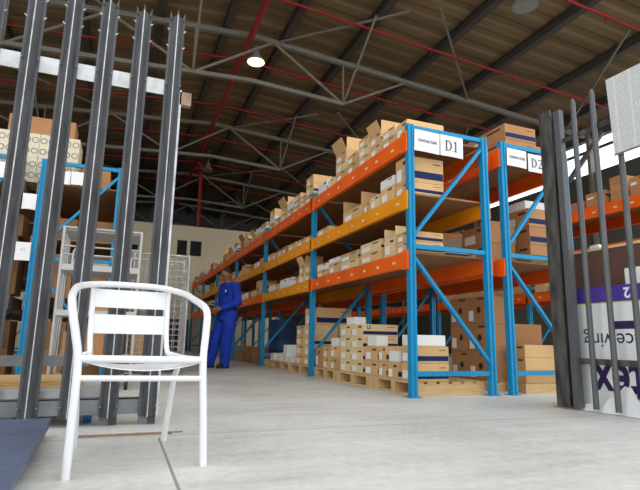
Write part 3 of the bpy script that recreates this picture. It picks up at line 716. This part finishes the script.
# ------------------------------------------------------------------ left palisade gate
GY = 3.25
def palisade():
    root = thing('palisade_gate', 'dark grey steel palisade gate leaf behind the white chair', 'gate', (0, GY, 0))
    V = [(-.050,.012),(-.050,.004),(-.036,.004),(-.0032,-.0405),(.000,-.043),(.0032,-.0405),(.036,.004),(.050,.004),(.050,.012),(.032,.012),(.0,-.032),(-.032,.012)]
    mts = [K['pale']]*len(V); mts[3] = mts[4] = K['worn_glint']; mts[6] = mts[7] = K['pale']  # ridge strip: caught light painted in as a bright worn edge
    xs_ = [-1.06, -0.85, -0.64, -0.432, -0.231, -0.026, 0.185]
    for i, x in enumerate(xs_):
        z0, z1 = 0.05, 2.60 + 0.012*math.sin(i*2.3)
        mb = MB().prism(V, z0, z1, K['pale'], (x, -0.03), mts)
        # triple-splayed tip
        for dx, dy in ((-.042,.004), (0,-.03), (.042,.004)):
            mb.cone((x+dx*0.9, dy-0.03, z1-0.01), (x+dx*1.12, dy*1.15-0.03, z1+0.045), 0.012, 0.002, K['pale'], 6)
        pl = mb.build('pale', root)
        for z in (2.125, 0.105):
            for dx in (-.043, .043): MB().ball((x+dx, -0.03, z), 0.008, K['railg'], n=8).build('rivet', pl)
        for z in (2.40, 2.52):
            for sg in (-1, 1): MB().cone((x+sg*.048,-.024,z), (x+sg*.058,-.028,z+.008), .006, .003, K['worn_glint'], 6).build('burr', pl)
    MB().box((-1.6,-0.015,2.055), (0.235,-0.009,2.165), K['zinc']).box((-1.6,-0.015,2.159), (0.235,0.05,2.165), K['zinc']).build('top_rail', root, label='bare galvanised top rail')
    MB().box((-1.6,-0.014,0.062), (0.20,-0.008,0.150), K['railg']).box((-1.6,-0.014,0.144), (0.20,0.05,0.150), K['railg']).build('bottom_rail', root)
    MB().box((-1.6,0.0,0.02), (-0.5,0.04,0.058), K['railg']).build('ground_rail', root)
    MB().box((0.234,-0.03,0.05), (0.247,0.0,2.10), K['zinc']).build('end_bar', root, label='bare galvanised end bar')
    MB().box((0.236,-0.03,2.00), (0.31,0.01,2.09), K['rust']).build('latch_bracket', root, label='rusty latch bracket')
    for x in (-0.026, 0.185):
        MB().box((x-.045,0.0,0.0), (x+.005,0.045,0.062), K['railg']).box((x+.005,0.0,0.0), (x+.05,0.01,0.062), K['pale']).build('foot', root)
palisade()
mb = MB().box((-0.17,2.885,0), (0.30,2.897,0.008), K['rust']).box((-0.15,2.925,0), (0.36,2.935,0.006), K['rust'])
tag(mb.build('gate_track'), 'thin rusty gate track lying on the concrete below the gate', 'track')

# blue-grey plate in the corner
def plate():
    root = thing('ramp_plate', 'blue-grey steel ramp plate lying in front of the gate', 'ramp', (-0.25, 2.9, 0))
    P = [(-1.5,-1.9),(0.06,-1.9),(0.0,-1.1),(-0.035,0.07),(-1.5,0.02)]
    MB().prism(P, 0.055, 0.09, K['plate']).build('deck_plate', root)
    MB().prism([(-1.45,-1.85),(0.0,-1.85),(-0.07,0.0),(-1.45,-0.03)], 0.0, 0.0545, K['railg']).build('base_frame', root)
plate()

# ------------------------------------------------------------------ right gate leaf, post, boards, notice
def gate_post():
    root = thing('gate_post', 'black steel gate post with rusty scuffs right of the D2 rack', 'post', (3.41, 3.22, 0))
    MB().box((-.055,-.065,0), (-.043,.06,2.53), K['post']).box((.043,-.065,0), (.055,.06,2.53), K['post']).box((-.043,-.006,0), (.043,.006,2.53), K['post']).build('channel', root)
    MB().box((-.075,-.072,0), (.075,.08,.012), K['rust']).build('base_plate', root)
    for z in (0.35, 2.05): MB().tube([(.02,-.075,z-.06),(.02,-.075,z+.06)], .0085, K['rust'], 10).build('hinge', root)
gate_post()
def leaf():
    root = thing('gate_leaf', 'open gate leaf of grey vertical bars before the Receiving board', 'gate', (3.39, 3.1, 0))
    MB().box((-.022,-.03,0.02), (.03,.03,2.50), K['barg']).build('hinge_stile', root)
    for y in (-0.17, -0.355, -0.56, -0.76):
        MB().tube([(-.01,y,0.03),(-.01,y,2.50)], .021, K['barg'], 12).tube([(-.01,y,2.50),(-.01,y,2.53)], [.021,.010], K['barg'], 12).build('bar', root)
    MB().box((.012,-1.0,0.355), (.024,-.03,0.40), K['post']).build('lower_rail', root)
    MB().box((.012,-1.0,2.20), (.024,-.03,2.24), K['post']).build('upper_rail', root)
leaf()
def notice():
    root = thing('notice_sheet', 'large white printed notice fixed high on the open gate leaf', 'notice', (3.345, 2.40, 2.2))
    mb = MB(); P = [(0.185,0.325),(0.165,-0.30),(-0.42,-0.275),(-0.42,0.305)]
    vs = [(0,y,z) for y,z in P]; mb.add(vs, [(0,1,2,3)], K['notice']); mb.add([(0.003,y,z) for y,z in P], [(3,2,1,0)], K['notice'])
    for i in range(4): j = (i+1) % 4; mb.add([vs[i], vs[j], (0.003,*P[j]), (0.003,*P[i])], [(0,1,2,3)], K['notice'])
    mb.build('notice_paper', root)
    mb = MB()
    mb.box((-0.003,-0.42,-0.30), (0.0062,0.168,-0.288), K['railg']); mb.build('backing_strip', root)
notice()
def board():
    root = thing('display_board', 'white display board with purple band standing upside down behind the gate bars', 'board', (3.50, 3.2, 0), 0)
    MB().box((0,-1.2,0.0), (0.012,0.0,0.955), K['panelw']).build('panel', root)
    MB().box((-.001,-1.2,0.832), (0,0.0,0.955), K['purple']).box((-.001,-1.2,0.822), (0,0.0,0.832), K['lime']).build('printed_band', root)
    MB().box((-.001,-1.2,0.625), (0,-0.36,0.685), K['purpled']).build('printed_bar', root)
    text_obj('lettering', 'receiving', 0.16, K['purpled'], root, (-.001,-0.10,0.545), (0,1,0), (0,0,-1), align='RIGHT')
    text_obj('lettering', 'tex', 0.42, K['purpled'], root, (-.001,-0.17,0.235), (0,1,0), (0,0,-1), align='RIGHT', bold=0.010, sx=0.74)
    text_obj('lettering', '2', 0.11, K['panelw'], root, (-.0015,-0.51,0.897), (0,1,0), (0,0,-1), bold=0.003)
board()
def plastic():
    mb = MB(); n = 10; vs = []
    for i in range(n+1):
        y = 0.02 - 0.62*i/n; x = -0.012+0.008*math.sin(i*1.3)
        top = 0.04 + 0.17*math.exp(-((i-6.2)/2.0)**2) + 0.02*math.sin(i*2.1)
        vs += [(x-0.02-0.05*(1-i/n), y, 0.004), (x, y, top)]
    fr = [(2*i, 2*i+2, 2*i+3, 2*i+1) for i in range(n)]
    mb.add(vs, fr, K['plastic'], True); mb.add([(x+.003,y,z) for x,y,z in vs], [f[::-1] for f in fr], K['plastic'], True)
    o = mb.build('plastic_sheet', None, (3.482, 3.115, 0)); tag(o, 'torn white plastic sheet bunched at the foot of the display board', 'plastic sheet')
plastic()
def brown_panel():
    root = thing('brown_board', 'tall maroon-brown board standing behind the white display board', 'board', (3.70, 3.40, 0))
    MB().box((0,-1.6,0.0), (0.03,0.0,1.29), K['panelb']).build('panel', root)
    MB().box((-.004,-1.6,1.29), (0.034,0.0,1.31), K['cream']).build('edge_strip', root, label='pale top edge')
brown_panel()
carton('small white carton leaning behind the display board top', (3.56, 2.3, 0.0), (0.1, 0.44, 1.085), 'plain', 'whiteb', detail=False)
carton('small white box on top of the brown board edge', (3.70, 3.06, 1.311), (0.03, 0.09, 0.03), 'plain', 'whiteb', detail=False)

# ------------------------------------------------------------------ trolleys behind the gate
def shelf_trolley():
    root = thing('shelf_trolley', 'bright steel trolley with three trays standing behind the gate pales', 'trolley', (-0.575, 5.3, 0))
    s = K['steel']; W, D = 0.70, 0.55
    for x in (0.0, W):
        for y in (0, D):
            MB().tube([(x,y,0.12),(x,y,1.52)], .016, s, 10).build('upright', root)
    for y in (0.18, 0.36): MB().tube([(0,y,0.3),(0,y,1.52)], .011, s, 8).build('upright', root)
    for z in (0.28, 0.70, 1.13):
        mb = MB().box((0,0,z-.02), (W,D,z), K['traym']).box((0,-.012,z-.02), (W,0,z+.035), K['traym']).box((0,D,z-.02), (W,D+.012,z+.035), K['traym'])
        mb.build('tray', root)
    MB().box((0.01,0.01,1.495), (W-.01,D-.01,1.51), K['traym']).build('tray', root)
    for y in (0, D): MB().tube([(0,y,1.52),(W,y,1.52)], .014, s, 8).build('top_bar', root)
    for x in (0, W): MB().tube([(x,0,1.52),(x,D,1.52)], .014, s, 8).build('top_bar', root)
    for z in (1.34, 1.26):  MB().tube([(0,0,z),(W,0,z)], .010, s, 8).build('guard_rail', root)
    MB().tube(smooth_path([(0.1,-.01,1.18),(0.1,-.01,1.28),(0.14,-.01,1.33),(0.24,-.01,1.33)]), .011, s, 8).build('handle', root)
    for x in (0.03, W-0.03):
        for y in (0.03, D-0.03):
            MB().tube([(x-.015,y,.06),(x+.015,y,.06)], .06, K['rubber'], 16).build('wheel', root)
            MB().box((x-.02,y-.02,.06), (x+.02,y+.02,.13), s).build('fork', root)
shelf_trolley()
for i, (x, z, w_, h, bd) in enumerate(((-0.50, 1.131, 0.14, 0.10, 'whiteb'), (-0.13, 1.131, 0.18, 0.14, 'whiteb'), (-0.32, 0.701, 0.3, 0.22, 'brown'), (-0.50, 0.281, 0.36, 0.26, 'brown'), (-0.34, 1.131, 0.18, 0.07, 'kraft'))):
    carton(('small white box at left on the top tray of the steel trolley', 'white box at right on the top tray of the steel trolley', 'brown carton on the middle tray of the steel trolley', 'brown carton on the bottom tray of the steel trolley', 'low kraft carton between white boxes on trolley top tray')[i],
           (x, 5.42, z), (w_, 0.3, h), 'plain', bd, detail=False)
def roll_cage():
    root = thing('roll_cage', 'wire mesh roll container standing in the aisle behind the gate', 'roll cage', (0.10, 7.5, 0))
    s = K['zinc']; W, D, H = 0.76, 0.62, 1.66
    fr = lambda y: smooth_path([(0,y,0.15),(0,y,H-.10),(0.03,y,H-.02),(0.10,y,H),(W-.10,y,H),(W-.03,y,H-.02),(W,y,H-.10),(W,y,0.15)], 4)
    for y in (0, D): MB().tube(fr(y), .014, s, 8).build('end_frame', root)
    for y, nm in ((0, 'mesh_panel'), (D, 'mesh_panel')):
        mb = MB()
        for i in range(1, 9): mb.tube([(W*i/9,y,.2),(W*i/9,y,H-.01)], .0045, s, 5)
        for j in range(1, 17): mb.tube([(0,y,.2+j*(H-.25)/17),(W,y,.2+j*(H-.25)/17)], .004, s, 5)
        mb.build(nm, root)
    for x in (0, W):
        mb = MB()
        for i in range(1, 7): mb.tube([(x,D*i/7,.2),(x,D*i/7,H-.1)], .0045, s, 5)
        for j in range(0, 17): mb.tube([(x,0,.2+j*(H-.3)/16),(x,D,.2+j*(H-.3)/16)], .004, s, 5)
        mb.build('mesh_panel', root)
    MB().box((-.01,-.01,.15), (W+.01,D+.01,.19), s).build('base', root)
    for x in (.06, W-.06):
        for y in (.06, D-.06): MB().tube([(x-.018,y,.065),(x+.018,y,.065)], .065, K['rubber'], 16).box((x-.02,y-.02,.07), (x+.02,y+.02,.15), s).build('caster', root)
roll_cage()
carton('kraft carton inside the wire roll container', (0.16, 7.6, 0.191), (0.4, 0.4, 0.45), 'plain', 'kraft', detail=False)
carton('upright kraft carton beside the roll container behind the gate', (-0.08, 8.4, 0), (0.34, 0.34, 1.35), 'plain', 'brown', detail=False)
def flatbed():
    root = thing('platform_trolley', 'low platform trolley with blue wheels behind the gate bottom rail', 'trolley', (-0.085, 3.325, 0))
    MB().box((-1.6,0,0.185), (0.0,0.7,0.205), K['traym']).box((-1.6,-.01,0.125), (0.0,0.0,0.19), K['steel']).box((-1.6,0.7,0.125), (0,0.71,0.19), K['steel']).box((0,-.01,.125), (.01,.71,.205), K['steel']).build('platform', root)
    for x in (-0.05, -1.3):
        for y in (0.078, 0.61):
            MB().tube([(x-.022,y,.075),(x+.022,y,.075)], .075, K['caster'], 20).build('wheel', root, label='blue wheel')
            MB().box((x-.03,y-.025,.062), (x-.022,y+.025,.184), K['steel']).box((x+.022,y-.025,.062), (x+.03,y+.025,.184), K['steel']).build('fork', root)
    MB().box((-1.6,0.66,0.29), (-0.1,0.69,0.36), K['railg']).box((-0.2,0.66,0.205), (-0.17,0.69,0.29), K['railg']).box((-1.5,0.66,0.205), (-1.47,0.69,0.29), K['railg']).build('side_rail', root)
flatbed()
mb = MB()
for i in range(3): mb.box((-1.6+0.05*i, 3.35+0.02*i, 0.206+0.012*i), (-0.19-0.04*i, 3.95-0.02*i, 0.216+0.012*i), K['kraft'])
tag(mb.build('flattened_cardboard'), 'flattened brown cardboard lying on the low platform trolley', 'cardboard')
# dark slatted stillage in the far aisle
def stillage():
    root = thing('mesh_stillage', 'dark slatted steel stillage at the far end of the aisle', 'stillage', (0.92, 20.1, 0))
    d = K['dark']; W, D, H = 1.5, 0.6, 1.18
    for x in (0, W-.05):
        for y in (0, D-.05): MB().box((x,y,0), (x+.05,y+.05,H), d).build('corner_post', root)
    for y in (0.01, D-.03):
        mb = MB()
        for i in range(1, 22): mb.box((W*i/22-.014, y, .1), (W*i/22+.014, y+.02, H-.02), K['purlin'])
        mb.box((.05,y,H-.06), (W-.05,y+.02,H), d).box((.05,y,.06), (W-.05,y+.02,.12), d); mb.build('slatted_side', root)
    MB().box((.02,.03,.06), (W-.02,D-.03,.1), d).build('base', root)
    MB().box((.06,.08,.1), (W-.06,D-.08,.95), d).build('load', root)
stillage()

# ------------------------------------------------------------------ white chair
def chair():
    root = thing('metal_armchair', 'white tubular metal armchair with slatted back standing on the concrete', 'chair', (0.075, 2.405, 0), math.radians(8))
    w_ = K['white']
    ar = smooth_path([(-.252,-.275,0.0),(-.250,-.272,.2),(-.250,-.268,.40),(-.268,-.262,.51),(-.284,-.250,.585),(-.288,-.225,.625),(-.286,-.16,.652),(-.270,-.03,.690),(-.246,.09,.715),(-.19,.20,.735),(-.10,.262,.747),(0,.282,.750)], 6)
    af = smooth_path([(.243,-.275,0.0),(.232,-.272,.2),(.220,-.268,.40),(.226,-.262,.51),(.232,-.250,.585),(.232,-.225,.62),(.229,-.16,.645),(.226,-.03,.676),(.222,.09,.705),(.175,.20,.732),(.10,.262,.747),(0,.282,.750)], 6)
    full = ar + af[-2::-1]
    # front legs are tubes of their own; the arm hoop carries on from them
    k = 6*3
    MB().tube(full[k:-k], .0152, w_, 14).build('arm_hoop', root)
    MB().tube(ar[:k+1], .0152, w_, 14).build('leg', root); MB().tube(af[:k+1], .0152, w_, 14).build('leg', root)
    OX = -0.012
    for s_ in (-1, 1):
        MB().tube(smooth_path([(s_*.20+.014,.300,0.0),(s_*.205+.008,.24,.15),(s_*.213,.175,.30),(s_*.222,.10,.405)], 5), .0145, w_, 12).build('leg', root)
        MB().tube(smooth_path([(s_*.13,-.10,.408),(s_*.175,.04,.408),(s_*.172,.17,.43),(s_*.173,.225,.52),(s_*.174,.245,.64),(s_*.174,.252,.735)], 6), .0125, w_, 12).build('back_upright', root)
        MB().tube([(-.248 if s_ < 0 else .219,-.268,.408),(s_*.224,-.1,.408),(s_*.222,.10,.408),(s_*.185,.165,.420)], .0125, w_, 12).build('side_rail', root)
    MB().tube([(-.248,-.268,.416),(0,-.268,.412),(.219,-.268,.410)], .0145, w_, 14).build('front_rail', root)
    MB().tube([(-.249,-.270,.346),(.222,-.270,.336)], .0115, w_, 12).build('stretcher', root)
    for z0, z1 in ((.635,.722), (.512,.602)):
        mb = MB(); n = 10; vs = []
        for z in (z0, z1):
            for i in range(n+1):
                x = -.176+.358*i/n; vs.append((x, .232+.030*(1-(x/.184)**2)+(z-.6)*.08, z))
        f_ = [(i, i+1, n+2+i, n+1+i) for i in range(n)]
        m = len(vs); bk = [(x, y+.006, z) for x, y, z in vs]
        mb.add(vs+bk, f_ + [tuple(m+q for q in f)[::-1] for f in f_] + [(i+1, i, m+i, m+i+1) for i in range(n)] + [(n+1+i, n+2+i, m+n+2+i, m+n+1+i) for i in range(n)] + [(0,n+1,m+n+1,m), (n,m+n,m+2*n+1,2*n+1)], w_, False)
        mb.build('back_slat', root)
    for j in range(5):
        mb = MB(); n = 10; ya = -.262+j*.086; vs = []
        for y in (ya, ya+.078):
            for i in range(n+1):
                x = -.222+.444*i/n; t = (x/.222)
                vs.append((x, y, .405-.032*(1-t*t)))
        f_ = [(i, i+1, n+2+i, n+1+i) for i in range(n)]; m = len(vs); bk = [(x, y, z-.005) for x, y, z in vs]
        mb.add(vs+bk, f_ + [tuple(m+q for q in f)[::-1] for f in f_] + [(i+1, i, m+i, m+i+1) for i in range(n)] + [(n+1+i, n+2+i, m+n+2+i, m+n+1+i) for i in range(n)] + [(0,n+1,m+n+1,m), (n,m+n,m+2*n+1,2*n+1)], w_)
        mb.build('seat_slat', root)
chair()

# ------------------------------------------------------------------ the worker
def worker():
    root = thing('person', 'person in blue overalls standing in the aisle, head bowed over their hands', 'person', (1.72, 8.95, 0), math.radians(-64))
    sk, ov = K['skin'], K['overall']
    # local frame: faces -y, own left is +x
    hip = {-1: Vector((-.095,.02,.90)), 1: Vector((.095,.02,.90))}
    knee = {-1: Vector((-.125,-.12,.48)), 1: Vector((.11,-.06,.48))}
    ank = {-1: Vector((-.15,-.20,.09)), 1: Vector((.10,-.07,.09))}
    sh_ = {-1: Vector((-.185,.035,1.40)), 1: Vector((.185,.035,1.40))}
    el = {-1: Vector((-.235,.05,1.11)), 1: Vector((.235,.05,1.11))}
    wr = {-1: Vector((-.075,-.20,1.005)), 1: Vector((.085,-.19,1.00))}
    # body
    mb = MB()
    mb.cone((0,.03,.93), (0,.04,1.12), .09, .09, sk, 16); mb.cone((0,.04,1.12), (0,.04,1.34), .09, .09, sk, 16)
    mb.cone((0,.03,1.36), (0,-.005,1.51), .062, .055, sk)
    for s_ in (-1, 1):
        mb.cone(hip[s_], knee[s_], .085, .058, sk); mb.cone(knee[s_], ank[s_], .055, .038, sk)
        mb.cone(ank[s_]+Vector((0,.02,-.04)), ank[s_]+Vector((0,-.13,-.055)), .038, .03, sk)
        mb.cone(Vector((0,.03,1.38)), sh_[s_], .065, .055, sk); mb.cone(sh_[s_], el[s_], .05, .042, sk); mb.cone(el[s_], wr[s_], .042, .027, sk)
        # hand: palm, four unequal fingers curled over what is held, thumb from the side
        h0 = wr[s_]; pal = h0 + Vector((-s_*.035,-.055,-.015))
        mb.cone(h0, pal, .026, .034, sk, 10)
        inn = Vector((-s_*1,0,0))
        for i, L_ in enumerate((.040,.047,.043,.034)):
            rt = pal + Vector((0,-.012,.024-.017*i)); k1 = rt + Vector((-s_*.012,-.75*L_,0)); k2 = k1 + Vector((-s_*.85*L_,-.012,-.004))
            mb.cone(rt, k1, .0095, .0088, sk, 8); mb.cone(k1, k2, .0088, .0075, sk, 8)
        tb = h0 + Vector((-s_*.012,-.02,.018)); t1 = tb + Vector((-s_*.02,-.035,.022)); mb.cone(tb, t1, .011, .010, sk, 8); mb.cone(t1, t1+Vector((-s_*.022,-.018,-.004)), .010, .0085, sk, 8)
    # head, bowed forward
    tilt = Matrix.Rotation(math.radians(28), 3, 'X'); hc = Vector((0,-.045,1.60))
    P = lambda x, y, z: hc + tilt @ Vector((x,y,z))
    mb.ball(P(0,.012,.022), .094, sk, (.82,1.04,1.08), 20, tilt); mb.ball(P(0,-.025,-.045), .072, sk, (.80,.92,.95), 16, tilt)
    mb.cone(P(0,-.085,.015), P(0,-.108,-.022), .010, .016, sk, 8)                       # nose
    mb.cone(P(-.02,-.083,-.058), P(.02,-.083,-.058), .010, .010, sk, 8); mb.ball(P(0,-.078,-.092), .026, sk, n=10)   # lips, chin
    mb.cone(P(-.045,-.078,.032), P(.045,-.078,.032), .010, .010, sk, 8)                 # brow
    for s_ in (-1, 1): mb.ball(P(s_*.078,.01,-.01), .030, sk, (.35,.7,1.05), 10, tilt)
    mb.cone(P(0,.03,-.06), (0,.0,1.46), .055, .056, sk)
    remeshed(mb, 'body', .0065, root, 3, sk)
    for s_ in (-1, 1): MB().ball(P(s_*.032,-.083,.008), .011, K['ink'], n=8).build('eye', root)
    hm = MB(); hm.ball(P(0,.024,.036), .0935, K['hair'], (.83,1.02,1.06), 20, tilt); hv = remeshed(hm, 'hair', .012, root, 2, K['hair'])
    bm_ = bmesh.new(); bm_.from_mesh(hv.data)
    inv = tilt.inverted()
    kill = [v for v in bm_.verts if (lambda q: q.z < -.03 or (q.y < -.045 and q.z < .070))(inv @ (v.co-hc))]
    bmesh.ops.delete(bm_, geom=kill, context='VERTS'); bm_.to_mesh(hv.data); bm_.free()
    # overalls, one garment; loose jacket hem over trousers
    ob = MB()
    ob.cone((0,.02,.92), (0,.035,1.14), .150, .150, ov, 18); ob.cone((-.05,.035,1.14), (-.06,.04,1.34), .125, .115, ov, 16); ob.cone((.05,.035,1.14), (.06,.04,1.34), .125, .115, ov, 16)
    ob.cone((-.05,.02,.90), (.05,.02,.90), .135, .135, ov, 16)
    ob.tube([(0,.03,.80),(0,.03,.83),(0,.03,.9)], [.182,.188,.16], ov, 20)
    for s_ in (-1, 1):
        ob.cone((0,.035,1.39), sh_[s_], .085, .075, ov); ob.cone(sh_[s_], el[s_], .082, .073, ov); ob.cone(el[s_], el[s_].lerp(wr[s_], .86), .073, .050, ov)
        ob.cone(hip[s_], knee[s_], .125, .098, ov, 16); ob.cone(knee[s_], ank[s_]+Vector((0,0,-.01)), .098, .088, ov, 16)
        for t in (.25, .5, .78): q = knee[s_].lerp(ank[s_], t); ob.ball(q, .103-.006*t, ov, (1,1,.35))
    remeshed(ob, 'overalls', .011, root, 3, ov)
    cb = MB(); cb.tube([(0,.028,1.425),(0,.022,1.455),(0,.015,1.485)], [.098,.082,.078], ov, 18, caps=False); cb.tube([(0,.015,1.485),(0,.022,1.455)], [.076,.074], ov, 18, caps=False); cb.build('collar', root)
    MB().box((.045,-.107,1.26), (.135,-.098,1.36), ov).build('chest_pocket', root)
    MB().box((.07,-.111,1.30), (.10,-.107,1.335), K['sticker']).build('pocket_badge', root, label='small white badge')
    for s_ in (-1, 1):
        sb = MB(); A = ank[s_]; sb.cone((A.x,A.y+.05,.045), (A.x+s_*.02,A.y-.13,.040), .044, .040, K['shoe'], 14); sb.box((A.x-.04,A.y-.14,.0), (A.x+.045,A.y+.08,.02), K['shoe']); sb.cone((A.x,A.y+.02,.06), (A.x,A.y+.02,.10), .045, .045, K['shoe'])
        sm = remeshed(sb, 'boot', .008, root, 2, K['shoe'])
        zmin = min(v.co.z for v in sm.data.vertices)
        for v in sm.data.vertices: v.co.z = max(v.co.z, 0.001)
    return root
worker()
ph = thing('mobile_phone', 'small dark device held in the hands of the worker', 'phone', (1.72, 8.95, 0), math.radians(-64))
MB().obox((.005,-.312,1.018), (Vector((1,0,0)), Vector((0,.85,-.52)), Vector((0,.52,.85))), (.034,.065,.005), K['dark']).build('handset', ph)
MB().obox((.005,-.3095,1.0225), (Vector((1,0,0)), Vector((0,.85,-.52)), Vector((0,.52,.85))), (.030,.058,.0012), K['glass']).build('screen', ph)
